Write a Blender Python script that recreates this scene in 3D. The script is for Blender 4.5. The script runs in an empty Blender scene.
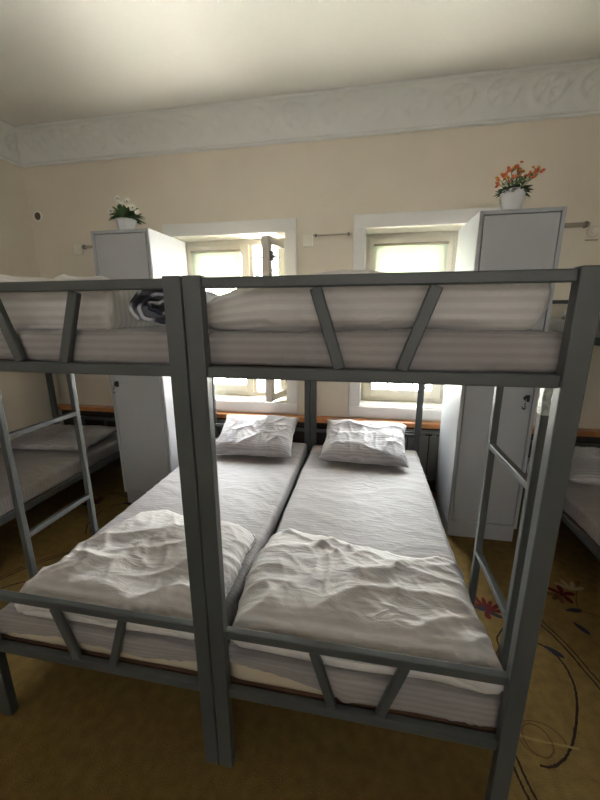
import bpy, bmesh, math, random
from mathutils import Vector, Matrix, noise
PI = math.pi
random.seed(7)
scn = bpy.context.scene
COL = scn.collection

# ---------------------------------------------------------------- camera
CX, CY, CZ = 0.416, -0.777, 1.423
YAW, PITCH, ROLL, FPX = 0.185, -0.238, -0.004, 355.1
def basis(yaw, pitch, roll):
    f = Vector((-math.sin(yaw)*math.cos(pitch), math.cos(yaw)*math.cos(pitch), math.sin(pitch)))
    r = Vector((math.cos(yaw), math.sin(yaw), 0)); u = r.cross(f)
    return r*math.cos(roll)+u*math.sin(roll), u*math.cos(roll)-r*math.sin(roll), f
cr, cu, cf = basis(YAW, PITCH, ROLL)
cam = bpy.data.objects.new('camera', bpy.data.cameras.new('camera'))
COL.objects.link(cam)
m = Matrix.Identity(4)
for i in range(3):
    m[i][0], m[i][1], m[i][2] = cr[i], cu[i], -cf[i]
m[0][3], m[1][3], m[2][3] = CX, CY, CZ
cam.matrix_world = m
cam.data.sensor_fit = 'HORIZONTAL'; cam.data.sensor_width = 36
cam.data.lens = FPX*36/600
cam.data.clip_start = 0.02
scn.camera = cam

# ---------------------------------------------------------------- world, exposure, daylight portals, added fill openings
scn.view_settings.view_transform = 'Standard'
scn.view_settings.look = 'None'
scn.view_settings.gamma = 1
scn.view_settings.use_curve_mapping = False
scn.view_settings.exposure = 3.02
w = bpy.data.worlds.new('sky'); scn.world = w; w.use_nodes = True
wn = w.node_tree; wn.nodes.clear()
wo = wn.nodes.new('ShaderNodeOutputWorld'); bg = wn.nodes.new('ShaderNodeBackground')
tc = wn.nodes.new('ShaderNodeTexCoord'); sx = wn.nodes.new('ShaderNodeSeparateXYZ'); rp = wn.nodes.new('ShaderNodeValToRGB')
wn.links.new(tc.outputs['Generated'], sx.inputs[0]); wn.links.new(sx.outputs['Z'], rp.inputs[0])
wn.links.new(rp.outputs[0], bg.inputs[0]); wn.links.new(bg.outputs[0], wo.inputs[0])
rp.color_ramp.elements[0].position = 0.0; rp.color_ramp.elements[0].color = (1.0, .965, .92, 1)
rp.color_ramp.elements[1].position = 0.8; rp.color_ramp.elements[1].color = (.88, .93, 1, 1)
bg.inputs[1].default_value = 6.5
def portal(name, x, y, z, sxx, szz, back):
    l = bpy.data.lights.new(name, 'AREA'); l.shape = 'RECTANGLE'; l.size = sxx; l.size_y = szz
    l.cycles.is_portal = True
    o = bpy.data.objects.new(name, l); COL.objects.link(o); o.location = (x, y, z)
    o.rotation_euler = (-PI/2 if back else PI/2, 0, 0)      # local -Z points into the room
    return o
portal('window_portal', -.67, 2.47, 1.36, .92, 1.32, True)
portal('window_portal', .83, 2.47, 1.36, .92, 1.32, True)
FILL_HOLES = [(x, z) for x in (-1.5, .45, 1.7) for z in (1.45, 2.30)]      # unseen openings added in the wall behind the camera for soft front light
for px_, pz_ in FILL_HOLES: portal('fill_portal', px_, -3.17, pz_, .19, .19, False)
sun = bpy.data.lights.new('sun', 'SUN'); sun.energy = 20; sun.angle = .01; sun.color = (1, .96, .88)
so = bpy.data.objects.new('sun', sun); COL.objects.link(so)
so.rotation_euler = Vector((-.62, .06, -.78)).to_track_quat('-Z', 'Y').to_euler()

# ---------------------------------------------------------------- materials
def mat(name, col, rough=.6, metal=0, spec=.5, bump=0, bscale=50, var=0, vscale=4, coat=0):
    M = bpy.data.materials.new(name); M.use_nodes = True
    nt = M.node_tree; b = nt.nodes['Principled BSDF']
    b.inputs['Base Color'].default_value = (*col, 1); b.inputs['Roughness'].default_value = rough
    b.inputs['Metallic'].default_value = metal; b.inputs['Specular IOR Level'].default_value = spec
    b.inputs['Coat Weight'].default_value = coat
    tcn = nt.nodes.new('ShaderNodeTexCoord')
    if var:
        n = nt.nodes.new('ShaderNodeTexNoise'); n.inputs['Scale'].default_value = vscale; n.inputs['Detail'].default_value = 5
        r = nt.nodes.new('ShaderNodeValToRGB')
        r.color_ramp.elements[0].position = .3; r.color_ramp.elements[1].position = .7
        r.color_ramp.elements[0].color = (*[c*(1-var) for c in col], 1)
        r.color_ramp.elements[1].color = (*[min(1, c*(1+var)) for c in col], 1)
        nt.links.new(tcn.outputs['Object'], n.inputs['Vector']); nt.links.new(n.outputs['Fac'], r.inputs[0])
        nt.links.new(r.outputs[0], b.inputs['Base Color'])
    if bump:
        n = nt.nodes.new('ShaderNodeTexNoise'); n.inputs['Scale'].default_value = bscale; n.inputs['Detail'].default_value = 4
        bp = nt.nodes.new('ShaderNodeBump'); bp.inputs['Strength'].default_value = bump; bp.inputs['Distance'].default_value = .01
        nt.links.new(tcn.outputs['Object'], n.inputs['Vector']); nt.links.new(n.outputs['Fac'], bp.inputs['Height'])
        nt.links.new(bp.outputs[0], b.inputs['Normal'])
    return M
WALL = mat('wall_plaster', (.75, .68, .57), .85, bump=.12, bscale=35, var=.04, vscale=2)
CEIL = mat('ceiling_paint', (.72, .70, .665), .9, bump=.05, bscale=20)
CORN = mat('cornice_plaster', (.77, .77, .74), .8, bump=.35, bscale=60)
TRIM = mat('window_trim_paint', (.78, .765, .74), .4)
PVC = mat('window_plastic', (.56, .52, .44), .35)
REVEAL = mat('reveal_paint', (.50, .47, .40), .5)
METAL = mat('grey_powder_coat', (.075, .083, .082), .38, spec=.5, bump=.12, bscale=260)
METALIN = METAL
BOARD = mat('plywood', (.16, .085, .05), .7, var=.15, vscale=12)
LOCK = mat('locker_grey', (.45, .47, .50), .42, bump=.05, bscale=300)
LOCKSIDE = mat('locker_side_grey', (.55, .56, .54), .38, bump=.05, bscale=300)
SEAM = mat('dark_gap', (.02, .02, .025), .6)
CHROME = mat('chrome', (.75, .75, .75), .22, metal=1)
BLACKP = mat('black_plastic', (.02, .02, .02), .4)
WOOD = mat('varnished_wood_ledge', (.50, .20, .06), .35, var=.25, vscale=9, coat=.3)
RAD = mat('radiator_metal', (.17, .165, .155), .45)
POT = mat('white_pot', (.80, .80, .84), .35)
SOIL = mat('soil', (.05, .035, .02), .9)
LEAF = mat('leaf_green', (.10, .19, .07), .5, var=.3, vscale=60)
LEAFD = mat('leaf_dark', (.035, .075, .025), .5, var=.3, vscale=60)
ORANGE = mat('orange_petal', (.75, .19, .07), .6, var=.3, vscale=90)
YELLOW = mat('yellow_petal', (.75, .42, .08), .6)
WPETAL = mat('white_petal', (.85, .83, .76), .6)
FCENT = mat('flower_centre', (.08, .09, .03), .7)
CONC = mat('pale_paving', (.72, .70, .64), .9, var=.1, vscale=3)
GRILLE = mat('white_grille', (.07, .07, .07), .5)
FILM = mat('clear_wrap', (.62, .66, .62), .25, bump=.8, bscale=120, coat=.5, var=.35, vscale=60)
HOLE = mat('rusty_hole', (.11, .075, .045), .8)
SOCK = mat('socket_plastic', (.82, .78, .68), .4)
COND = mat('conduit_plastic', (.42, .36, .28), .5)
CREAM = mat('mattress_ticking', (.62, .55, .42), .85, bump=.2, bscale=200)
NAVY = mat('navy_fabric', (.03, .035, .07), .8)
TREE = mat('tree_leaf', (.10, .22, .04), .6, var=.4, vscale=3)
BARK = mat('tree_bark', (.16, .11, .07), .9, bump=.5, bscale=20)
BLIND = mat('blind_fabric', (.5, .52, .45), .8)
_b = BLIND.node_tree.nodes['Principled BSDF']; _b.inputs['Transmission Weight'].default_value = 0
_t = BLIND.node_tree.nodes.new('ShaderNodeBsdfTranslucent'); _t.inputs[0].default_value = (.42, .45, .39, 1)
_m = BLIND.node_tree.nodes.new('ShaderNodeMixShader'); _m.inputs[0].default_value = .5
BLIND.node_tree.links.new(_b.outputs[0], _m.inputs[1]); BLIND.node_tree.links.new(_t.outputs[0], _m.inputs[2])
BLIND.node_tree.links.new(_m.outputs[0], BLIND.node_tree.nodes['Material Output'].inputs[0])
# window glass: clear, lets daylight straight through
GLASS = bpy.data.materials.new('window_glass'); GLASS.use_nodes = True
nt = GLASS.node_tree; nt.nodes.clear()
o_ = nt.nodes.new('ShaderNodeOutputMaterial'); t_ = nt.nodes.new('ShaderNodeBsdfTransparent'); g_ = nt.nodes.new('ShaderNodeBsdfGlossy')
g_.inputs['Roughness'].default_value = .02; 
mx = nt.nodes.new('ShaderNodeMixShader'); t_.inputs[0].default_value = (.95, .97, .95, 1)
mx.inputs[0].default_value = .04; nt.links.new(t_.outputs[0], mx.inputs[1]); nt.links.new(g_.outputs[0], mx.inputs[2]); nt.links.new(mx.outputs[0], o_.inputs[0])

def cloth(name, c1, c2, period=.022, rough=.75, bstr=.25):
    """satin-stripe cotton: bands run along the cloth, read from the 'stripe' attribute (distance round the cloth)."""
    M = bpy.data.materials.new(name); M.use_nodes = True; nt = M.node_tree; b = nt.nodes['Principled BSDF']
    at = nt.nodes.new('ShaderNodeAttribute'); at.attribute_name = 'stripe'
    mu = nt.nodes.new('ShaderNodeMath'); mu.operation = 'MULTIPLY'; mu.inputs[1].default_value = 2*PI/period
    si = nt.nodes.new('ShaderNodeMath'); si.operation = 'SINE'
    rm = nt.nodes.new('ShaderNodeValToRGB'); rm.color_ramp.elements[0].position = .25; rm.color_ramp.elements[1].position = .75
    rm.color_ramp.elements[0].color = (*c1, 1); rm.color_ramp.elements[1].color = (*c2, 1)
    ad = nt.nodes.new('ShaderNodeMath'); ad.operation = 'MULTIPLY_ADD'; ad.inputs[1].default_value = .5; ad.inputs[2].default_value = .5
    nt.links.new(at.outputs['Fac'], mu.inputs[0]); nt.links.new(mu.outputs[0], si.inputs[0]); nt.links.new(si.outputs[0], ad.inputs[0]); nt.links.new(ad.outputs[0], rm.inputs[0])
    nt.links.new(rm.outputs[0], b.inputs['Base Color'])
    r2 = nt.nodes.new('ShaderNodeMath'); r2.operation = 'MULTIPLY_ADD'; r2.inputs[1].default_value = -.2; r2.inputs[2].default_value = rough
    nt.links.new(ad.outputs[0], r2.inputs[0]); nt.links.new(r2.outputs[0], b.inputs['Roughness'])
    b.inputs['Sheen Weight'].default_value = .15
    tcn = nt.nodes.new('ShaderNodeTexCoord')
    n = nt.nodes.new('ShaderNodeTexNoise'); n.inputs['Scale'].default_value = 9; n.inputs['Detail'].default_value = 6; n.inputs['Distortion'].default_value = 1.2
    mp = nt.nodes.new('ShaderNodeMapping'); mp.inputs['Scale'].default_value = (1, 2.2, 1.5)
    bp = nt.nodes.new('ShaderNodeBump'); bp.inputs['Strength'].default_value = bstr; bp.inputs['Distance'].default_value = .03
    nt.links.new(tcn.outputs['Object'], mp.inputs[0]); nt.links.new(mp.outputs[0], n.inputs['Vector']); nt.links.new(n.outputs['Fac'], bp.inputs['Height']); nt.links.new(bp.outputs[0], b.inputs['Normal'])
    return M
QUILT = cloth('striped_quilt_cotton', (.60, .575, .56), (.67, .645, .63), .024, bstr=.3)
SHEET = cloth('striped_sheet_cotton', (.295, .272, .268), (.33, .306, .302), .020, bstr=.22)
PILLOWM = cloth('striped_pillow_cotton', (.36, .345, .355), (.46, .445, .455), .018, bstr=.3)
ROLLM = cloth('navy_and_white_stripe', (.02, .025, .05), (.62, .62, .70), .11, bstr=.4)

# ---------------------------------------------------------------- helpers
def link(name, bm, mats, parent=None, smooth=False):
    me = bpy.data.meshes.new(name); bm.normal_update(); bm.to_mesh(me); bm.free()
    for mm in (mats if isinstance(mats, (list, tuple)) else [mats]): me.materials.append(mm)
    if smooth:
        for p in me.polygons: p.use_smooth = True
    o = bpy.data.objects.new(name, me); COL.objects.link(o)
    if parent: o.parent = parent
    return o
def tag(o, label=None, cat=None, group=None, kind=None):
    if label: o['label'] = label
    if cat: o['category'] = cat
    if group: o['group'] = group
    if kind: o['kind'] = kind
    return o
def thing(name, loc, label, cat, group=None, rz=0):
    o = bpy.data.objects.new(name, None); o.empty_display_size = .1; COL.objects.link(o); o.location = loc; o.rotation_euler = (0, 0, rz)
    return tag(o, label, cat, group)
def box(bm, x0, x1, y0, y1, z0, z1, mi=0, bev=0):
    vs = [bm.verts.new((x, y, z)) for x in (x0, x1) for y in (y0, y1) for z in (z0, z1)]
    F = [(0, 1, 3, 2), (4, 6, 7, 5), (0, 4, 5, 1), (2, 3, 7, 6), (0, 2, 6, 4), (1, 5, 7, 3)]
    fs = []
    for f in F:
        q = bm.faces.new([vs[i] for i in f]); q.material_index = mi; fs.append(q)
    if bev:
        es = list({e for f in fs for e in f.edges})
        r = bmesh.ops.bevel(bm, geom=es, offset=bev, segments=2, affect='EDGES', profile=.5)
        for f in r['faces']: f.material_index = mi
    return vs
def bx(name, x0, x1, y0, y1, z0, z1, m_, parent=None, bev=0, **kw):
    bm = bmesh.new(); box(bm, x0, x1, y0, y1, z0, z1, 0, bev)
    o = link(name, bm, m_, parent)
    return tag(o, **kw) if kw else o
def bar(bm, a, b, w1, w2, up=(0, 1, 0), mi=0, bev=.003):
    """square tube from a to b; w1 across, w2 along 'up'."""
    a, b = Vector(a), Vector(b); d = (b-a).normalized(); u = Vector(up); u = (u-d*u.dot(d)).normalized(); s = d.cross(u)
    n0 = len(bm.verts)
    V = [bm.verts.new(p+s*(i*w1/2)+u*(j*w2/2)) for p in (a, b) for i, j in ((-1, -1), (1, -1), (1, 1), (-1, 1))]
    fs = [bm.faces.new([V[i] for i in f]) for f in ((3, 2, 1, 0), (4, 5, 6, 7), (0, 1, 5, 4), (1, 2, 6, 5), (2, 3, 7, 6), (3, 0, 4, 7))]
    for f in fs: f.material_index = mi
    if bev:
        es = [e for e in {e for f in fs for e in f.edges}]
        bmesh.ops.bevel(bm, geom=es, offset=bev, segments=2, affect='EDGES', profile=.5)
def tube(bm, pts, r, n=10, mi=0):
    pts = [Vector(p) for p in pts]; rings = []
    for i, p in enumerate(pts):
        d = (pts[min(i+1, len(pts)-1)]-pts[max(i-1, 0)]).normalized()
        a = Vector((0, 0, 1)) if abs(d.z) < .9 else Vector((1, 0, 0))
        s = d.cross(a).normalized(); u = s.cross(d)
        rr = r[i] if isinstance(r, (list, tuple)) else r
        rings.append([bm.verts.new(p+s*math.cos(t*2*PI/n)*rr+u*math.sin(t*2*PI/n)*rr) for t in range(n)])
    for A, B in zip(rings, rings[1:]):
        for t in range(n):
            f = bm.faces.new((A[t], A[(t+1) % n], B[(t+1) % n], B[t])); f.material_index = mi; f.smooth = True
    for R_, fl in ((rings[0], True), (rings[-1], False)):
        f = bm.faces.new(R_[::-1] if fl else R_); f.material_index = mi
def lathe(bm, prof, c=(0, 0, 0), n=28, mi=0, wob=None):
    rings = []
    for r, z in prof:
        ring = []
        for t in range(n):
            a = t*2*PI/n; rr = r*(1+(wob(a, z) if wob else 0))
            ring.append(bm.verts.new((c[0]+rr*math.cos(a), c[1]+rr*math.sin(a), c[2]+z)))
        rings.append(ring)
    for A, B in zip(rings, rings[1:]):
        for t in range(n):
            f = bm.faces.new((A[t], A[(t+1) % n], B[(t+1) % n], B[t])); f.material_index = mi; f.smooth = True
    if prof[0][0] > 1e-4: bm.faces.new(rings[0][::-1]).material_index = mi
    if prof[-1][0] > 1e-4: bm.faces.new(rings[-1]).material_index = mi
def N(x, y, z): return noise.noise(Vector((x, y, z)))
def ridge(x, y, z): 
    v = 1-abs(noise.noise(Vector((x, y, z))))*2.2
    return max(0, v)**2.6
def soft(name, b, r, step, disp, m_, parent=None, keep=None):
    """rounded, wrinkled cloth body. disp(p, n)->Vector offset; keep(p)->bool leaves faces out (open hems)."""
    x0, x1, y0, y1, z0, z1 = b
    nx, ny, nz = [max(2, round((q-p)/step)) for p, q in ((x0, x1), (y0, y1), (z0, z1))]
    nz = max(4, nz)
    bm = bmesh.new(); lay = bm.verts.layers.float.new('stripe'); D = {}
    def V(i, j, k):
        if (i, j, k) in D: return D[i, j, k]
        p = Vector((x0+(x1-x0)*i/nx, y0+(y1-y0)*j/ny, z0+(z1-z0)*k/nz))
        rz = min(r, (z1-z0)*.499)
        q = Vector((min(max(p.x, x0+r), x1-r), min(max(p.y, y0+r), y1-r), min(max(p.z, z0+rz), z1-rz)))
        d = p-q; d2 = Vector((d.x/r, d.y/r, d.z/rz)); L = d2.length
        n = d2/L if L > 1e-6 else Vector((0, 0, 1))
        pp = q+Vector((n.x*r, n.y*r, n.z*rz))
        if 0 < k < nz or k == 0:
            s = (y0-(z1-p.z)) if j == 0 else (y1+(z1-p.z)) if j == ny else p.y
        else: s = p.y
        o = disp(pp, n) if disp else Vector()
        v = bm.verts.new(pp+o); v[lay] = s; D[i, j, k] = v
        return v
    def F(*ids):
        vs = [V(*t) for t in ids]
        if keep and not keep(sum((v.co for v in vs), Vector())/4): return
        bm.faces.new(vs)
    for i in range(nx):
        for j in range(ny):
            F((i, j, nz), (i+1, j, nz), (i+1, j+1, nz), (i, j+1, nz)); F((i, j, 0), (i, j+1, 0), (i+1, j+1, 0), (i+1, j, 0))
    for i in range(nx):
        for k in range(nz):
            F((i, 0, k), (i+1, 0, k), (i+1, 0, k+1), (i, 0, k+1)); F((i, ny, k), (i, ny, k+1), (i+1, ny, k+1), (i+1, ny, k))
    for j in range(ny):
        for k in range(nz):
            F((0, j, k), (0, j, k+1), (0, j+1, k+1), (0, j+1, k)); F((nx, j, k), (nx, j+1, k), (nx, j+1, k+1), (nx, j, k+1))
    bmesh.ops.delete(bm, geom=[v for v in bm.verts if not v.link_faces], context='VERTS')
    return link(name, bm, m_, parent, True)
def copy_tree(o, parent=None):
    c = o.copy(); COL.objects.link(c)
    if parent: c.parent = parent
    for ch in list(o.children): copy_tree(ch, c)
    return c

# ================================================================ ROOM SHELL
XL, XR, YB, YF, ZC = -2.43, 2.45, 2.04, -3.0, 2.80
W1 = (-1.125, -.215, .695, 2.02); W2 = (.375, 1.275, .695, 2.02)
def struct(name, bm, m_, smooth=False): return tag(link(name, bm, m_, None, smooth), kind='structure')
# back wall with two window openings
bm = bmesh.new(); T = .45
xs = [XL-.2, W1[0], W1[1], W2[0], W2[1], XR+.2]
for i in range(5):
    if i in (1, 3):
        box(bm, xs[i], xs[i+1], YB, YB+T, 0, .695); box(bm, xs[i], xs[i+1], YB, YB+T, 2.02, ZC)
    else: box(bm, xs[i], xs[i+1], YB, YB+T, 0, ZC)
struct('wall_back', bm, WALL)
bm = bmesh.new(); box(bm, XL-.2, XL, YF, YB, 0, ZC); struct('wall_left', bm, WALL)
bm = bmesh.new(); box(bm, XR, XR+.2, YF, YB, 0, ZC); struct('wall_right', bm, WALL)
bm = bmesh.new()
xs_ = [XL-.2]+sum([[x-.095, x+.095] for x in (-1.5, .45, 1.7)], [])+[XR+.2]  # near wall, with square holes added to admit fill light
for i in range(7):
    if i % 2 == 0: box(bm, xs_[i], xs_[i+1], YF-.12, YF, 0, ZC)
    else:
        for za, zb in ((0, 1.355), (1.545, 2.205), (2.395, ZC)): box(bm, xs_[i], xs_[i+1], YF-.12, YF, za, zb)
struct('wall_front', bm, WALL)
bm = bmesh.new(); box(bm, XL-.2, XR+.2, YF-.14, YB+T, ZC, ZC+.2); struct('ceiling', bm, CEIL)
# outside paving
bm = bmesh.new(); box(bm, -8, 8, YB+T+.02, 9, -.6, -.5); struct('ground', bm, CONC)

# floor: wall-to-wall tan carpet with a woven swirl pattern
CARPET = mat('tan_carpet', (.20, .13, .042), .95, bump=.6, bscale=220, var=.16, vscale=25, spec=.1)
C_DK = mat('carpet_dark_yarn', (.035, .020, .014), .95, spec=.1)
C_BR = mat('carpet_brown_yarn', (.13, .065, .028), .95, spec=.1)
C_RED = mat('carpet_red_yarn', (.10, .014, .012), .95, spec=.1)
C_BLU = mat('carpet_slate_yarn', (.030, .030, .042), .95, spec=.1)
C_GLD = mat('carpet_gold_yarn', (.28, .19, .07), .95, spec=.1)
C_WHT = mat('carpet_cream_yarn', (.27, .21, .13), .95, spec=.1)
bm = bmesh.new(); box(bm, XL-.2, XR+.2, YF-.14, YB+T, -.1, 0)
def smooth_pts(p, n=8):
    out = []
    P_ = [p[0]]+list(p)+[p[-1]]
    for i in range(1, len(P_)-2):
        a, b, c, d = [Vector(q).to_2d() if len(q) > 2 else Vector(q) for q in P_[i-1:i+3]]
        for k in range(n):
            t = k/n
            out.append(.5*((2*b)+(c-a)*t+(2*a-5*b+4*c-d)*t*t+(3*b-a-3*c+d)*t**3))
    out.append(Vector(p[-1])); return out
LV = [0]
def ribbon(pts, wd, mi, off=0, jit=.0012):
    LV[0] += 1; z = .0012+(LV[0] % 5)*.0001
    p = smooth_pts(pts); prev = None
    for i, q in enumerate(p):
        d = (p[min(i+1, len(p)-1)]-p[max(i-1, 0)]).normalized(); nn = Vector((-d.y, d.x))
        ww = wd*(.75+.35*random.random())/2; c = q+nn*(off+random.uniform(-jit, jit))
        a, b = bm.verts.new((*(c-nn*ww), z)), bm.verts.new((*(c+nn*ww), z))
        if prev: bm.faces.new((prev[0], a, b, prev[1])).material_index = mi
        prev = (a, b)
def petal(c, ang, L, wd, mi):
    LV[0] += 1; z = .0018+(LV[0] % 7)*.0001
    c = Vector(c); d = Vector((math.cos(ang), math.sin(ang))); nn = Vector((-d.y, d.x)); vs = []
    for i in range(14):
        t = i/14*2*PI; u = (1-math.cos(t))/2; s = math.sin(t)*(.55+.45*u)
        q = c+d*(u*L)+nn*(s*wd/2); vs.append(bm.verts.new((q.x, q.y, z)))
    f = bm.faces.new(vs); f.material_index = mi
    if f.normal.z < 0 or True: f.normal_update()
    if f.normal.z < 0: f.normal_flip()
def flower(c, a0=1.3, s=1.0):
    for k in range(6): petal(c, a0-1.1+k*.44, .115*s*(.85+.15*math.sin(k*2)), .026*s, 3)
    petal(c, a0-1.7, .07*s, .03*s, 4); petal(c, a0+1.5, .055*s, .03*s, 4); petal((c[0]-.008, c[1]-.005), a0+.3, .035*s, .03*s, 4)
    petal(c, a0-2.9, .05*s, .035*s, 3)
def motif(dx, dy, rot, flip=1):
    def T_(q):
        x, y = (q[0]-1.15)*flip, q[1]-.5
        return (x*math.cos(rot)-y*math.sin(rot)+dx, x*math.sin(rot)+y*math.cos(rot)+dy)
    A = [(1.18, .90), (1.244, .846), (1.272, .775), (1.302, .711), (1.326, .637), (1.343, .56), (1.359, .49), (1.365, .36), (1.33, .2), (1.25, .05)]
    B = [(1.152, .673), (1.217, .665), (1.261, .62), (1.276, .556), (1.264, .473), (1.228, .387), (1.165, .286), (1.111, .224), (1.057, .19), (1.02, .186)]
    G = [(.978, .272), (1.021, .262), (1.098, .261), (1.17, .26)]
    D1 = [(.945, .269), (.955, .193), (.962, .134), (.971, .093), (.99, -.02), (1.04, -.14)]
    S1 = [(1.091, .726), (1.045, .664), (1.037, .612), (.989, .547), (.961, .507), (.93, .40)]
    S2 = [(1.09, .662), (1.038, .603), (1.027, .545), (.985, .486), (.96, .40)]
    f = lambda l: [T_(q) for q in l]
    ribbon(f(A), .008, 1); ribbon(f(A), .006, 1, off=.022)
    ribbon(f(B), .009, 1); ribbon(f(G), .008, 5); ribbon(f(D1), .008, 1); ribbon(f(D1), .008, 1, off=-.022)
    ribbon(f(S1), .008, 1); ribbon(f(S2), .007, 1)
    ci = [(1.044+.045*math.cos(t*.42), .263+.05*math.sin(t*.42)) for t in range(16)]
    ribbon(f(ci), .006, 2)
    ci = [(1.06+.075*math.cos(t*.3), .265+.06*math.sin(t*.3)) for t in range(15)]
    ribbon(f(ci), .005, 2)
    flower(T_((1.045, .815)), 1.25+rot)
    c = T_((1.467, 1.003)); 
    for k in range(5): petal(c, .2+k*1.2+rot, .065, .034, 3)
    for k in range(4): petal(T_((1.53, 1.04)), .4+k*.7+rot, .08, .028, 6)
    for k in range(3): petal(T_((1.45, 1.0)), 3.3+k*.6+rot, .07, .028, 2)
    for q, a in (((1.43, .89), .15), ((1.425, .82), -1.0), ((1.235, .66), -.7)): petal(T_(q), a+rot, .075, .034, 4)
    ribbon(f([(1.6, 1.12), (1.5, .93), (1.56, .88), (1.66, .86)]), .007, 2)
motif(1.15, .5, 0)
motif(-1.35, .45, 2.6); motif(-1.28, -.75, .4, -1); motif(1.35, -.85, 2.9); motif(-.05, -1.6, 1.2); motif(-1.32, 1.25, .9)
tag(link('floor', bm, [CARPET, C_DK, C_BR, C_RED, C_BLU, C_GLD, C_WHT]), kind='structure')

# cornice: cove with a repeated leaf relief, one piece per wall
def cornice(name, x0, x1, wall):
    bm = bmesh.new(); nl = int((x1-x0)/.012); prof = []
    for k in range(25):
        t = k/24; a = t*PI/2
        prof.append((.008+.165*(1-math.cos(a)) if t > .0 else .0, 2.61+.19*math.sin(a)*.93+.0))
    prof = [(0, 2.60), (.018, 2.603), (.018, 2.615)]+prof[1:]+[(.185, ZC-.012), (.185, ZC+.002)]
    rows = []
    for i in range(nl+1):
        x = x0+(x1-x0)*i/nl; row = []
        for k, (dd, z) in enumerate(prof):
            t = (k-3)/24
            h = 0
            if 0 < t < 1:
                ph = (x % .26)/.26*2-1; tt = t*2-1.05
                rr = math.hypot(ph*.9, tt); an = math.atan2(tt, ph)
                h = .010*max(0, 1-rr)*(.5+.5*math.cos(5*an)) + .007*max(0, 1-abs(rr-.62)*7) + .004*N(x*22, t*6, 3.3)
                h *= min(1, t*6)*min(1, (1-t)*6)
            d = dd+h*.9; zz = z-h*.7
            if wall == 'b': row.append(bm.verts.new((x, YB-d, zz)))
            elif wall == 'l': row.append(bm.verts.new((XL+d, x, zz)))
            else: row.append(bm.verts.new((XR-d, x, zz)))
        rows.append(row)
    for A, B in zip(rows, rows[1:]):
        for k in range(len(prof)-1):
            q = (A[k], A[k+1], B[k+1], B[k])
            bm.faces.new(q if wall == 'l' else q[::-1])
    struct(name, bm, CORN, True)
cornice('trim_1', XL, XR, 'b'); cornice('trim_2', YF, YB, 'l'); cornice('trim_3', YF, YB, 'r')

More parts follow.
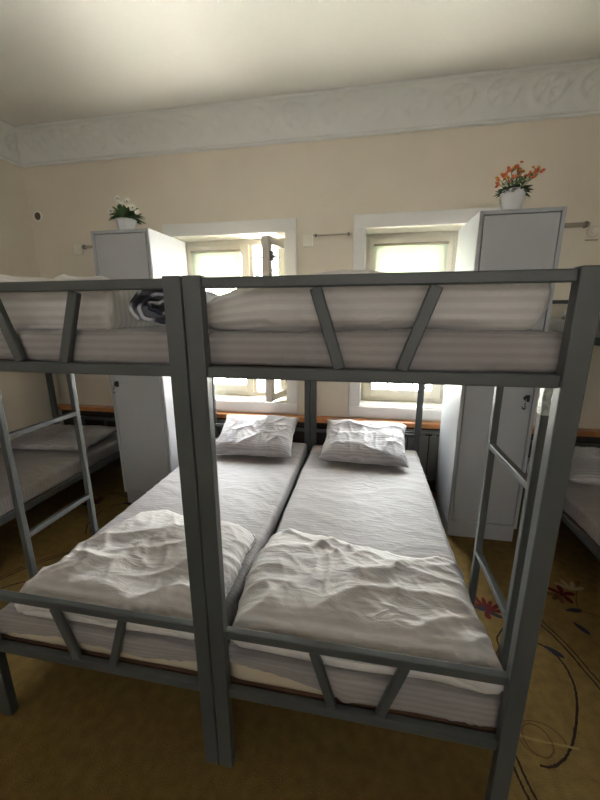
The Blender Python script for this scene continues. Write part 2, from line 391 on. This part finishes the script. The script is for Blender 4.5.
# ---------------------------------------------------------------- windows
def frame_rect(bm, x0, x1, z0, z1, wd, y0, y1, mi=0, bev=.003):
    box(bm, x0, x0+wd, y0, y1, z0, z1, mi, bev); box(bm, x1-wd, x1, y0, y1, z0, z1, mi, bev)
    box(bm, x0+wd, x1-wd, y0+.001, y1-.001, z0, z0+wd, mi, bev); box(bm, x0+wd, x1-wd, y0+.001, y1-.001, z1-wd, z1, mi, bev)
def window(n, o, mull, open_right):
    x0, x1, z0, z1 = o
    bm = bmesh.new(); frame_rect(bm, x0, x1, z0, z1, .05, 2.22, 2.29); box(bm, mull-.025, mull+.025, 2.22, 2.29, z0+.05, z1-.05, 0, .003)
    wroot = struct('window_%d' % n, bm, PVC)
    # casing boards on the wall face
    bm = bmesh.new(); c = .085
    box(bm, x0-c, x0+.004, YB-.018, YB, z0-.078, z1+.09, 0, .004); box(bm, x1-.004, x1+c, YB-.018, YB, z0-.078, z1+.09, 0, .004)
    box(bm, x0-c+.001, x1+c-.001, YB-.022, YB, z1-.004, z1+.09, 0, .004); box(bm, x0-c+.001, x1+c-.001, YB-.022, YB, z0-.078, z0+.004, 0, .004)
    link('casing', bm, TRIM, wroot)
    # reveal lining
    bm = bmesh.new(); box(bm, x0, x0+.006, YB, 2.22, z0, z1); box(bm, x1-.006, x1, YB, 2.22, z0, z1); box(bm, x0, x1, YB, 2.22, z1-.006, z1); box(bm, x0, x1, YB-.01, 2.22, z0, z0+.012)
    link('reveal', bm, REVEAL, wroot)
    # sashes
    def sash(a, b, name='sash'):
        bm = bmesh.new(); frame_rect(bm, a, b, z0+.045, z1-.045, .065, 2.205, 2.265)
        s = link(name, bm, PVC, wroot); bm = bmesh.new(); box(bm, a+.06, b-.06, 2.233, 2.237, z0+.105, z1-.105); link('glass', bm, GLASS, s)
        bm = bmesh.new(); box(bm, b-.04, b-.02, 2.18, 2.205, 1.30, 1.36, 0, .003); box(bm, b-.038, b-.022, 2.165, 2.18, 1.24, 1.35, 0, .004); link('handle', bm, PVC, s)
        return s
    sash(x0+.03, mull-.005)
    if open_right:
        a, b = mull+.005, x1-.03; W_ = b-a
        bm = bmesh.new(); frame_rect(bm, -W_, 0, z0+.045, z1-.045, .055, -.03, .03)
        s = link('open_sash', bm, PVC, wroot); s.location = (b-.02, 2.20, 0); s.rotation_euler = (0, 0, math.radians(76))
        bm = bmesh.new(); box(bm, -W_+.05, -.05, -.002, .002, z0+.10, z1-.10); link('glass', bm, GLASS, s)
        bm = bmesh.new(); box(bm, -W_+.012, -W_+.04, -.055, -.03, 1.80, 1.87, 0, .004); tube(bm, [(-W_+.026, -.05, 1.84), (-W_+.026, -.075, 1.83), (-W_+.026, -.078, 1.78), (-W_+.026, -.07, 1.72)], .008); tag(link('handle', bm, RAD, s), 'grey window handle')
    else: sash(mull+.005, x1-.03)
    # outside security grille: bars with a small diamond near the foot of each, part of the window
    bm = bmesh.new(); nb = 8
    for k in range(nb+1):
        x = x0+.02+(x1-x0-.04)*k/nb; box(bm, x-.006, x+.006, 2.40, 2.412, z0-.02, z1+.02)
        for zz in (.775, 1.95):
            vs = [bm.verts.new((x+p, 2.398, zz+q)) for p, q in ((-.022, 0), (0, -.03), (.022, 0), (0, .03))]; vt = [bm.verts.new((v.co.x, 2.414, v.co.z)) for v in vs]
            bm.faces.new(vs); bm.faces.new(vt[::-1])
            for i in range(4): bm.faces.new((vs[i], vt[i], vt[(i+1) % 4], vs[(i+1) % 4]))
    for z in (.72, 1.36, 1.90): box(bm, x0, x1, 2.398, 2.41, z-.006, z+.006)
    link('grille', bm, GRILLE, wroot)
    return wroot
window(1, W1, -.56, True); window(2, W2, 1.02, False)
# half-lowered roller blinds behind the glass heads
for (a, b, lab) in ((-1.065, -.63, 'cream blind over the upper pane of the window beside the left locker'), (.44, .98, 'cream blind over the upper pane of the window beside the right locker')):
    t = thing('roller_blind', ((a+b)/2, 2.19, 1.93), lab, 'blind', 'cream blinds in the windows')
    h = (b-a)/2
    bm = bmesh.new(); tube(bm, [(-h, 0, 0), (h, 0, 0)], .009, 12); link('roller', bm, COND, t, True)
    bm = bmesh.new(); box(bm, -h+.005, h-.005, -.0005, .0008, -.27, 0); link('fabric', bm, BLIND, t)
    bm = bmesh.new(); box(bm, -h+.005, h-.005, -.006, .006, -.285, -.268, 0, .003); link('bottom_bar', bm, PVC, t)

# wooden ledge along the back wall
bx('wooden_ledge', XL, XR, 1.955, YB, .562, .602, WOOD, bev=.006, label='orange-brown varnished wooden ledge running along the wall under both windows', cat='ledge')
bm = bmesh.new(); box(bm, XL, XR, YB-.010, YB, 0, .5615); struct('trim_4', bm, mat('dark_lower_wall', (.035, .024, .018), .7))  # thin dark brown sheet over the back wall below the ledge
# radiators under the windows
def radiator(x0, n, label):
    t = thing('radiator', (x0+n*.04, 1.995, .10), label, 'radiator', 'radiators under the ledge')
    for k in range(n):
        bm = bmesh.new(); x = (k-n/2)*.08
        box(bm, x+.004, x+.076, -.03, -.022, .06, .40, 0, .003); box(bm, x+.03, x+.05, -.022, .03, .02, .43, 0, .004)
        box(bm, x+.002, x+.078, -.026, .026, .41, .425, 0, .003); box(bm, x+.002, x+.078, -.026, .026, .03, .05, 0, .003)
        link('fin', bm, RAD, t)
    bm = bmesh.new(); tube(bm, [(-n*.04-.03, 0, .425), (n*.04+.03, 0, .425)], .013); tube(bm, [(n*.04+.03, 0, .425), (n*.04+.03, 0, -.1)], .011); tube(bm, [(-n*.04, 0, .04), (n*.04+.02, 0, .04)], .013)
    link('pipe', bm, RAD, t)
radiator(.36, 11, 'grey ribbed radiator beside the right locker, under the ledge')
radiator(-1.13, 11, 'grey ribbed radiator behind the head of the left bunk pair, under the ledge')

# sockets, conduits, vent hole on the back wall
def socket(x, z, lab, rnd=False):
    t = thing('wall_socket', (x, YB, z), lab, 'socket')
    bm = bmesh.new()
    if rnd:
        lathe(bm, [(.001, 0), (.032, 0), (.034, .012), (.028, .02), (.018, .021), (.018, .008), (.001, .008)], n=24); bmesh.ops.rotate(bm, verts=bm.verts, matrix=Matrix.Rotation(PI/2, 3, 'X'), cent=(0, 0, 0)); link('cover', bm, SOCK, t)
        bm = bmesh.new(); box(bm, -.035, .035, -.012, -.0, -.055, -.048); link('trim_strip', bm, COND, t)
    else:
        box(bm, -.038, .038, -.016, 0, -.04, .04, 0, .004); link('cover', bm, SOCK, t)
        bm = bmesh.new(); box(bm, -.016, .016, -.021, -.015, -.018, .018, 0, .002); link('rocker', bm, SOCK, t)
socket(-.045, 1.948, 'square cream wall socket between the two windows')
socket(1.835, 1.937, 'round cream wall socket beyond the top of the right locker', True)
socket(-2.0, 1.955, 'small cream wall switch left of the left locker')
for (a, b, z, r, lab) in ((-.005, .275, 1.984, .006, 'thin grey conduit on the wall between the two windows'), (1.50, 1.80, 1.978, .014, 'beige conduit on the wall right of the right locker'), (-1.955, -1.62, 1.972, .012, 'short beige conduit on the wall left of the left locker')):
    t = thing('wall_conduit', ((a+b)/2, YB-.016, z), lab, 'conduit'); h = (b-a)/2
    bm = bmesh.new(); tube(bm, [(-h, 0, 0), (h, 0, 0)], r, 12); link('conduit_tube', bm, COND, t)
    for sx_ in (-h+.02, h-.02):
        bm = bmesh.new(); box(bm, sx_-.007, sx_+.007, -r-.003, .016, -r-.004, r+.004, 0, .002); link('clip', bm, RAD, t)
t = thing('pipe_hole', (-2.352, YB, 2.231), 'round brown pipe hole with a pale rim high near the left corner', 'hole')
bm = bmesh.new(); lathe(bm, [(.030, 0), (.040, .0), (.041, .006), (.033, .009), (.031, .004), (.031, .0005), (.001, .0005)], n=28); bmesh.ops.rotate(bm, verts=bm.verts, matrix=Matrix.Rotation(PI/2, 3, 'X')); link('rim', bm, SOCK, t, True)
bm = bmesh.new(); lathe(bm, [(.001, .001), (.0305, .001), (.0305, .005), (.001, .004)], n=28); bmesh.ops.rotate(bm, verts=bm.verts, matrix=Matrix.Rotation(PI/2, 3, 'X')); link('core', bm, HOLE, t, True)

# ================================================================ LOCKERS
def locker(x, label, lock_left):
    w_, d_, h_ = .412, .47, 1.948
    t = thing('metal_locker', (x, 1.42, 0), label, 'locker', 'grey metal lockers')
    bm = bmesh.new()
    box(bm, 0, .012, .004, d_, .10, h_); box(bm, w_-.012, w_, .004, d_, .10, h_); box(bm, .012, w_-.012, .004, d_, h_-.014, h_); box(bm, .012, w_-.012, .006, d_, .10, .115)
    box(bm, .012, w_-.012, d_-.01, d_, .115, h_-.014); box(bm, 0, .02, 0, .012, .1, h_, 0, .002); box(bm, w_-.02, w_, 0, .012, .1, h_, 0, .002); box(bm, .02, w_-.02, 0, .012, h_-.02, h_, 0, .002); box(bm, .02, w_-.02, 0, .012, .1, .118, 0, .002)
    link('body', bm, LOCK, t)
    bm = bmesh.new(); box(bm, .0245, w_-.0245, .001, .018, .122, h_-.0245, 0, .002); d = link('door', bm, LOCK, t)
    bm = bmesh.new(); box(bm, .01, w_-.01, .012, d_-.01, 0, .099, 0, .002); link('plinth', bm, LOCK, t)
    lx = .05 if lock_left else w_-.06
    bm = bmesh.new(); lathe(bm, [(.001, 0), (.014, 0), (.014, .01), (.009, .014), (.001, .014)], n=20); bmesh.ops.rotate(bm, verts=bm.verts, matrix=Matrix.Rotation(PI/2, 3, 'X')); bmesh.ops.translate(bm, verts=bm.verts, vec=(lx, .001, .945))
    box(bm, lx-.004, lx+.03*0+.018, -.012, .001, .925, .965, 0, .003)
    link('lock', bm, BLACKP, d)
    bm = bmesh.new(); tube(bm, [(lx-.004, -.014, .945), (lx-.006, -.024, .93), (lx-.010, -.022, .91)], .0035, 8); lathe(bm, [(.001, -.002), (.013, -.002), (.013, .002), (.001, .002)], (0, 0, 0), 18)
    vv = bm.verts[-72:] if False else [v for v in bm.verts if v.co.length < .05]
    bmesh.ops.rotate(bm, verts=vv, matrix=Matrix.Rotation(PI/2, 3, 'X')); bmesh.ops.translate(bm, verts=vv, vec=(lx-.012, -.022, .895))
    tag(link('key', bm, CHROME, d), 'small silver key hanging in the lock')
    return t
locker(-1.370, 'tall grey metal locker at the left, with a pot of white flowers on it', True)
locker(.978, 'tall grey metal locker at the right, with a pot of orange flowers on it', False)

# ================================================================ PLANTS ON THE LOCKERS
def leaf(bm, base, d, L, wd, mi=0, curl=.3):
    base, d = Vector(base), Vector(d).normalized(); s = d.cross(Vector((0, 0, 1)));
    s = s.normalized() if s.length > .1 else Vector((1, 0, 0)); u = s.cross(d); prev = None
    for i in range(6):
        t = i/5; c = base+d*L*t-Vector((0, 0, 1))*curl*L*t*t; ww = wd*math.sin(PI*min(1, t*.88+.1))/2
        tr = [bm.verts.new(c-s*ww+u*ww*.35), bm.verts.new(c), bm.verts.new(c+s*ww+u*ww*.35)]
        if prev:
            for k in (0, 1):
                f = bm.faces.new((prev[k], prev[k+1], tr[k+1], tr[k])); f.material_index = mi; f.smooth = True
        prev = tr
def blossom(name, c, R_, pm, parent, npet=6, cent=FCENT, face=(0, -1, .3)):
    bm = bmesh.new(); f = Vector(face).normalized(); s = f.cross(Vector((0, 0, 1))).normalized(); u = s.cross(f)
    for L_, off in ((1, 0), (.65, .4)):
        for k in range(npet):
            a = off+k*2*PI/npet; d = s*math.cos(a)+u*math.sin(a); tn = -s*math.sin(a)+u*math.cos(a); P0 = Vector(c)+f*(.002 if L_ < 1 else 0)
            rows = []
            for t, wv in ((.05, .18), (.45, .45), (.8, .42), (1, .15)):
                q = P0+d*R_*L_*t+f*R_*(.35*t*t+(0 if L_ == 1 else .15)); rows.append((bm.verts.new(q-tn*wv*R_*L_), bm.verts.new(q+tn*wv*R_*L_)))
            for A, B in zip(rows, rows[1:]): bm.faces.new((A[0], A[1], B[1], B[0])).smooth = True
    r = bmesh.ops.create_icosphere(bm, subdivisions=1, radius=R_*.26, matrix=Matrix.Translation(Vector(c)+f*R_*.15))
    for v in r['verts']:
        for q in v.link_faces: q.material_index = 1
    return link(name, bm, [pm, cent], parent)
# orange flowers, right locker
t = thing('potted_plant', (1.165, 1.54, 1.948), 'white pot of small orange flowers on top of the right locker', 'plant')
bm = bmesh.new(); lathe(bm, [(.040, 0), (.044, .003), (.062, .105), (.064, .118), (.060, .118), (.055, .10), (.001, .10)], n=36); link('pot', bm, POT, t, True)
bm = bmesh.new(); lathe(bm, [(.001, .096), (.054, .1), (.054, .106), (.001, .11)], n=24); link('soil', bm, SOIL, t, True)
rr = random.Random(3)
bm = bmesh.new()
for k in range(70):
    a = rr.uniform(0, 2*PI); e = rr.uniform(-.1, .9); leaf(bm, (.03*math.cos(a), .03*math.sin(a), .105), (math.cos(a), math.sin(a), e), rr.uniform(.045, .075), .030, 0, .25)
link('foliage', bm, LEAFD, t)
heads = [(-.085, -.01, .185, -.3), (-.055, 0, .20, 0), (-.02, .01, .235, 0), (.005, -.02, .24, 0), (.03, 0, .205, 0), (.055, .01, .20, 0), (.095, .0, .215, 0), (.11, -.01, .195, 0), (-.03, -.03, .175, 0), (.075, -.02, .18, 0), (-.07, .02, .165, 0), (.03, .03, .23, 0)]
bm = bmesh.new()
for x, y, z, _ in heads:
    tube(bm, [(x*.15, y*.3, .10), (x*.5, y*.6, .10+(z-.1)*.5), (x, y, z-.004)], .0018, 5)
    for k in range(9):
        s_ = rr.uniform(.2, .95); leaf(bm, (x*s_*.9, y*s_, .10+(z-.10)*s_), (rr.uniform(-1, 1), rr.uniform(-1, 1), .5), .028, .011)
link('stems', bm, LEAF, t)
for i, (x, y, z, _) in enumerate(heads):
    for k in range(5):
        blossom('flower', (x+rr.uniform(-.019, .019), y+rr.uniform(-.014, .014), z+rr.uniform(-.018, .012)), .0095, ORANGE if (i+k) % 4 else YELLOW, t, 5, YELLOW if (i+k) % 2 else FCENT, (rr.uniform(-.6, .6), -1, rr.uniform(0, 1)))
# white flowers, left locker
t = thing('potted_plant', (-1.195, 1.55, 1.948), 'frilled white pot of white flowers on top of the left locker', 'plant')
bm = bmesh.new(); lathe(bm, [(.040, 0), (.044, .004), (.058, .072), (.066, .086), (.062, .088), (.054, .075), (.001, .07)], n=48, wob=lambda a, z: .06*math.sin(a*12)*max(0, z-.04)/.05); link('pot', bm, POT, t, True)
bm = bmesh.new(); lathe(bm, [(.001, .066), (.052, .07), (.052, .074), (.001, .078)], n=24); link('soil', bm, SOIL, t, True)
bm = bmesh.new()
for k in range(110):
    a = rr.uniform(0, 2*PI); e = rr.uniform(-.15, 1.1); leaf(bm, (.03*math.cos(a), .03*math.sin(a), .085+rr.uniform(0, .03)), (math.cos(a), math.sin(a)*.6, e), rr.uniform(.05, .10), .030, 0, .2)
link('foliage', bm, LEAF, t)
for (x, y, z, R_) in ((-.088, -.02, .14, .024), (-.035, -.01, .215, .022), (.005, -.035, .165, .026), (.025, 0, .195, .026), (.075, -.02, .15, .024), (.098, -.01, .125, .018), (-.02, -.03, .185, .016)):
    bmS = bmesh.new()
    blossom('flower', (x, y, z), R_, WPETAL, t, 7, FCENT if R_ > .02 else YELLOW, (x*3, -1, .35))
    bmS.free()

# ================================================================ BUNK BEDS
BW, BL, BH, PW = .845, 1.925, 1.508, .045
def bunk(name, loc, label, group, ladder=None, mirror=False, film=False):
    t = thing(name, loc, label, 'bunk bed', group)
    def X(x): return BW-x if mirror else x
    PD = .030
    for x in (PW/2, BW-PW/2):
        for y in (PD/2, BL-PD/2):
            bm = bmesh.new(); bar(bm, (X(x), y, 0), (X(x), y, BH), PW, PD, (0, 1, 0)); link('post', bm, METAL, t)
    # end rails at foot and head: guard rail, deck rail, slanted struts between them
    for y in (.020, BL-.020):
        for z0, z1 in ((1.480, 1.504), (1.274, 1.302), (.503, .529), (.283, .314)):
            bm = bmesh.new(); bar(bm, (PW-.002, y, (z0+z1)/2), (BW-PW+.002, y, (z0+z1)/2), z1-z0, .022, (0, 1, 0)); link('end_rail', bm, METAL, t)
        for (xa, xb) in ((.302, .358), (.552, .492)):
            for z0, z1 in ((1.302, 1.478), (.314, .502)):
                bm = bmesh.new(); bar(bm, (xa, y, z1), (xb, y, z0), .026, .018, (0, 1, 0)); link('strut', bm, METAL, t)
    for x in (.0125, BW-.0125):
        for z0, z1 in ((1.262, 1.300), (.272, .312)):
            bm = bmesh.new(); bar(bm, (X(x), PD-.002, (z0+z1)/2), (X(x), BL-PD+.002, (z0+z1)/2), .02, z1-z0, (0, 0, 1)); link('side_rail', bm, METAL, t)
    for z in (1.286, .296):
        bm = bmesh.new(); box(bm, .024, BW-.024, .040, BL-.040, z, z+.012); link('bed_board', bm, BOARD, t)
    if ladder:
        ya, yb = ladder; x = BW-.012
        for y in (ya, yb):
            bm = bmesh.new(); bar(bm, (X(x), y, .29), (X(x), y, 1.28), .022, .022, (0, 1, 0)); link('ladder_stile', bm, METAL, t)
        for z in (1.00, .60):
            bm = bmesh.new(); bar(bm, (X(x), ya, z), (X(x), yb, z), .020, .020, (0, 0, 1)); link('ladder_rung', bm, METAL, t)
        if film:
            bm = bmesh.new(); bar(bm, (X(x), ya, 1.19), (X(x), ya, 1.262), .025, .025, (0, 1, 0)); tag(link('plastic_wrap', bm, FILM, t), 'clear plastic wrap left on the ladder')
    return t
G0 = 'dark grey metal bunk beds'
b_r = bunk('bunk_bed', (0, 0, 0), 'dark grey metal bunk bed at the centre right, ladder on its right side', G0, (.12, .42), film=True)
b_l = bunk('bunk_bed', (-.849, 0, 0), 'dark grey metal bunk bed at the centre left, ladder on its left side', G0, (.205, .53), mirror=True)
LBX, RBX = -2.405, 1.545
b_ll = bunk('bunk_bed', (LBX, 0, 0), 'bunk bed along the left wall seen behind the ladder', G0)
b_rr = copy_tree(b_ll); b_rr.location = (RBX, 0, 0); b_rr['label'] = 'bunk bed along the right wall seen past the right post'
# ---------------------------------------------------------------- mattresses
def mdisp(seed, amp=.006, z1=.4):
    def f(p, n):
        a = amp*N(p.x*3, p.y*3, seed)
        a += .0035*ridge(p.x*2.2+seed, p.y*11+2*N(p.x*3, p.y*2, seed), .5)*(1 if n.z > .3 else .3)
        a += .004*ridge(p.x*6, p.y*5, seed+4)*max(0, 1-n.z*.2)*(.4)
        if abs(n.y) > .5: a += .004*ridge(p.x*9+4*N(p.x*4, p.z*10, seed), p.z*20, seed)
        return n*a+Vector((0, 0, .012*(1-((p.x % 10)*0))*0))
    return f
def mattress(loc, wd, ln, th, label, seed, hem=None, ticking=True, group='thin bunk mattresses in striped sheets'):
    t = thing('mattress', loc, label, 'mattress', group)
    d = mdisp(seed)
    soft('mattress_core', (.008, wd-.008, .005, ln-.008, 0.001, th-.010), .02, .04, None, CREAM, t)
    def dd(p, n):
        o = d(p, n)
        if hem and p.y < .03:
            h = hem(p.x, p.y); o.z += h*max(0, 1-p.z/th)
            if n.z < -.5: o.y += .012
        return o
    o = soft('fitted_sheet', (0, wd, 0, ln, -.0, th), .024, .0125, dd, SHEET, t)
    return t
MT = .805
def hem_r(x, y): return .004+.078*max(0, 1-x/.36)**.6 if x < .36 else 0
mattress((.020, .034, .3085), MT, 1.85, .1035, 'grey-sheeted lower mattress of the centre right bunk', 1.3, hem_r)
mattress((-.829, .034, .3085), MT, 1.85, .1035, 'grey-sheeted lower mattress of the centre left bunk', 5.1, lambda x, y: .040+.010*math.sin(x*9)-.03*max(0, .25-x)/.25)
mattress((.020, .034, 1.2985), MT, 1.85, .0835, 'grey-sheeted upper mattress of the centre right bunk', 8.8)
mattress((-.829, .034, 1.2985), MT, 1.85, .0835, 'grey-sheeted upper mattress of the centre left bunk', 11.7)
mattress((LBX+.02, .034, .3085), MT, 1.85, .1035, 'grey-sheeted lower mattress of the bunk along the left wall', 15.2)
mattress((LBX+.02, .034, 1.2985), MT, 1.85, .0835, 'upper mattress of the bunk along the left wall', 19.2)
mattress((RBX+.02, .034, .3085), MT, 1.85, .1035, 'pale lower mattress of the bunk along the right wall', 22.2)
mattress((RBX+.02, .034, 1.2985), MT, 1.85, .0835, 'pale upper mattress of the bunk along the right wall', 27.2)

# ---------------------------------------------------------------- folded quilts
def qdisp(seed, b, top_amp=.02, crease=.012, taper=0, slump=0, sag=0.0):
    x0, x1, y0, y1, z0, z1 = b
    def f(p, n):
        if n.z < -.6 or p.z < z0+.004: k = 0
        else: k = min(1, (p.z-z0)/.03)
        fx, fy = (p.x-x0)/(x1-x0), (p.y-y0)/(y1-y0)
        wx, wy = p.x+.05*N(p.x*4, p.y*4, seed), p.y+.05*N(p.x*4, p.y*4, seed+7)
        a = top_amp*N(wx*4, wy*4.5, seed)
        msk = .35+.65*max(0, min(1, .5+1.6*N(wx*3+9, wy*3, seed)))
        a += crease*ridge(wx*2.2+wy*1.5+seed, wy*6-wx*2, 0)*(1 if n.z > .2 else .25)*msk
        a += crease*.55*ridge(wx*7+wy*4, wy*4+seed-wx*2, 2)*(1 if n.z > .2 else .3)*msk
        a += crease*.8*ridge(wx*3.5-wy*6+seed*2, wx*2+wy*2, 7)*(1 if n.z > .2 else .2)*msk
        a += crease*.35*ridge(wx*12+wy*9, wy*6-wx*4, seed)*(1 if n.z > .2 else .2)*msk
        o = n*a*k
        # soft shoulders: sink towards the edges
        e = min(fx, 1-fx)*(x1-x0)/.12; e = min(1, max(0, e)); g = min(1, max(0, min(fy, 1-fy)*(y1-y0)/.08))
        if n.z > 0: o.z -= k*(1-e)**2*taper+k*(1-g)**2*slump
        # outline wobble
        o.x += .02*N(p.y*6, seed, 1)*k; o.y += .012*N(p.x*5, seed, 5)*(k if fy > .5 else .3)
        # layer folds on the front face
        if n.y < -.4: o.y += .006*math.cos((p.z-z0)/(z1-z0)*2*PI*2+1.5*N(p.x*2, 0, seed))
        return o
    return f
def quilt(b, label, seed, group='folded striped quilts', r=.04, extra=None, name='folded_quilt', step=.009, **kw):
    d = qdisp(seed, b, **kw)
    o = soft(name, b, r, step, (lambda p, n: (lambda q: q+extra(p, n))(d(p, n))) if extra else d, QUILT)
    return tag(o, label, 'quilt', group)
# lower right: lies from the foot rail up to mid-shin, front edge against the rail
def ex_lr(p, n):
    o = Vector()
    if n.z > -.5 and p.z > .43:
        o.z += .025*math.exp(-((p.y-.25)/.16)**2)*(1-.35*(p.x/.8)) - .035*max(0, (p.y-.38)/.2)
        o.y += .05*math.sin(p.x*6+1)*max(0, (p.y-.3)/.3)
    return o
quilt((.035, .805, .048, .56, .411, .522), 'grey striped quilt folded at the foot of the centre right lower bed', 2.2, extra=ex_lr, step=.007, top_amp=.018, crease=.015, taper=.03, slump=.02, r=.045)
def ex_ll(p, n):
    o = Vector()
    if n.z > -.5 and p.z > .43:
        o.z += .03*math.exp(-((p.x+.30)/.22)**2)*math.exp(-((p.y-.4)/.2)**2) - .03*max(0, (p.y-.45)/.2)
        o.x += .06*max(0, (p.y-.1)/.5)*max(0, min(1, (-.3-p.x)/.4))
        o.y += .04*math.sin(p.x*8)*max(0, (p.y-.35)/.3)
    return o
quilt((-.745, -.045, .048, .62, .411, .515), 'grey striped quilt crumpled at the foot of the centre left lower bed', 6.1, extra=ex_ll, step=.007, top_amp=.022, crease=.019, taper=.035, slump=.02, r=.045)
def ex_ur(p, n):
    o = Vector(); fx = (p.x-.03)/.75; fz = (p.z-1.38)/.12
    o.y -= .02*math.sin(PI*min(1, max(0, fz)))*(1 if n.y < 0 else 0)
    o.x += (.03*fz if fx > .8 else -.0)
    if fx < .22: o.z -= .045*(1-fx/.22)**1.2*max(0, min(1, fz))
    if fx > .92: o.x += .02*math.sin(PI*fz)
    return o
quilt((.018, .772, .075, .44, 1.379, 1.508), 'grey striped quilt folded on the centre right upper bed behind the guard rail', 9.4, extra=ex_ur, top_amp=.014, crease=.010, taper=.004, slump=.0, r=.035)
quilt((-.838, -.262, .075, .46, 1.379, 1.520), 'grey striped quilt folded on the centre left upper bed behind the guard rail', 13.4, top_amp=.014, crease=.010, taper=.002, slump=.0, r=.035)
quilt((RBX+.06, RBX+.78, 1.15, 1.76, 1.379, 1.45), 'pale quilt folded on the upper bed along the right wall', 17.7, top_amp=.02, crease=.015, taper=.03, slump=.02, r=.03, step=.014)

# navy and white rolled blanket beside the centre posts
bm = bmesh.new(); lay = bm.verts.layers.float.new('stripe'); n_ = 150; turns = 2.6; L0 = 0; pr = None
cx_, cz_, y0_, y1_ = -.132, 1.445, .13, .36
for i in range(n_+1):
    t_ = i/n_; a = t_*turns*2*PI; rx = .020+.086*t_+.008*N(a*1.3, 0, 5); rz = .010+.056*t_+.006*N(a*1.7, 2, 5)
    row = []
    for j in range(13):
        v = j/12; wob = .006*N(a*2, v*5, 1)
        for th in (0, 1):
            q = bm.verts.new((cx_+(rx+wob-th*.011)*math.cos(a), y0_+(y1_-y0_)*v+.012*math.sin(a*1.7)*(1-v)+.010*N(a, 4, 4), cz_+(rz+wob-th*.010)*math.sin(a)))
            q[lay] = L0+ .03*N(v*3, a, 2); row.append(q)
    L0 += .5*(rx+rz)*turns*2*PI/n_
    if pr:
        for j in range(12):
            for th in (0, 1):
                A = (pr[2*j+th], pr[2*j+2+th], row[2*j+2+th], row[2*j+th]); bm.faces.new(A if th else A[::-1])
        for e in (0, 24): bm.faces.new((pr[e], pr[e+1], row[e+1], row[e]) if e else (pr[e+1], pr[e], row[e], row[e+1]))
    pr = row
tag(link('rolled_blanket', bm, ROLLM, None, True), 'navy and white striped blanket rolled up beside the centre post on the upper bed', 'blanket')

# ---------------------------------------------------------------- pillows
def pillow(c, wd, ht, th, label, seed, tilt=0, rz=0, group='grey striped pillows', m_=PILLOWM, corner=1.0):
    bm = bmesh.new(); lay = bm.verts.layers.float.new('stripe'); nx, ny = 84, 60; G = {}
    for s in (1, -1):
        for i in range(nx+1):
            for j in range(ny+1):
                u, v = i/nx*2-1, j/ny*2-1
                edge = i in (0, nx) or j in (0, ny)
                if s == -1 and edge: G[s, i, j] = G[1, i, j]; continue
                h = ((1-u**4)*(1-v**4))**.55
                pin = 1-.06*(1-abs(u)**2)*abs(v)**3, 1-.07*(1-abs(v)**2)*abs(u)**3
                x, y = u*wd/2*pin[1], v*ht/2*pin[0]
                rim = min(1, (1-max(abs(u), abs(v)))*9)
                z = s*th/2*h + (s > 0)*h*(.012*N(x*7, y*8, seed)+.010*ridge(x*6+seed, y*10, 1)+.006*ridge(x*15, y*9, seed)) + .008*(1-rim)*math.sin(u*14+v*9)
                x += .006*N(y*15, seed, 0); y += .008*N(x*12, seed, 3)
                q = bm.verts.new((x, y, z)); q[lay] = y; G[s, i, j] = q
    for s in (1, -1):
        for i in range(nx):
            for j in range(ny):
                q = [G[s, i, j], G[s, i+1, j], G[s, i+1, j+1], G[s, i, j+1]]; bm.faces.new(q if s > 0 else q[::-1])
    o = link('pillow', bm, m_, None, True); o.rotation_euler = (tilt, 0, rz); o.location = c
    return tag(o, label, 'pillow', group)
pillow((.425, 1.665, .535), .60, .42, .13, 'crumpled grey striped pillow at the head of the centre right lower bed', 1.1, math.radians(23), math.radians(-2))
pillow((-.375, 1.665, .535), .60, .42, .13, 'smooth grey striped pillow at the head of the centre left lower bed', 4.1, math.radians(24), math.radians(2))
pillow((-1.965, 1.55, .462), .70, .46, .10, 'flat grey striped pillow on the lower bed along the left wall', 7.1, math.radians(2), math.radians(5))
pillow((1.98, 1.62, .475), .66, .44, .12, 'grey striped pillow on the lower bed along the right wall', 9.7, math.radians(6), math.radians(-4))

# ================================================================ OUTSIDE
t = thing('tree', (-1.75, 6.2, -.5), 'green leafy tree outside the left window', 'tree')
bm = bmesh.new(); tube(bm, [(0, 0, 0), (.05, 0, 1.0), (0, .05, 1.9)], [.11, .08, .04], 12); link('trunk', bm, BARK, t)
bm = bmesh.new(); r5 = random.Random(5)
for k in range(2600):
    d = Vector((r5.gauss(0, 1), r5.gauss(0, 1), r5.gauss(0, 1))).normalized()*r5.random()**.4
    leaf(bm, (d.x*.85, d.y*.85, 2.05+d.z*.75), (r5.uniform(-1, 1), r5.uniform(-1, 1), r5.uniform(-.6, .8)), .12, .045, 0, .3)
link('crown', bm, TREE, t)
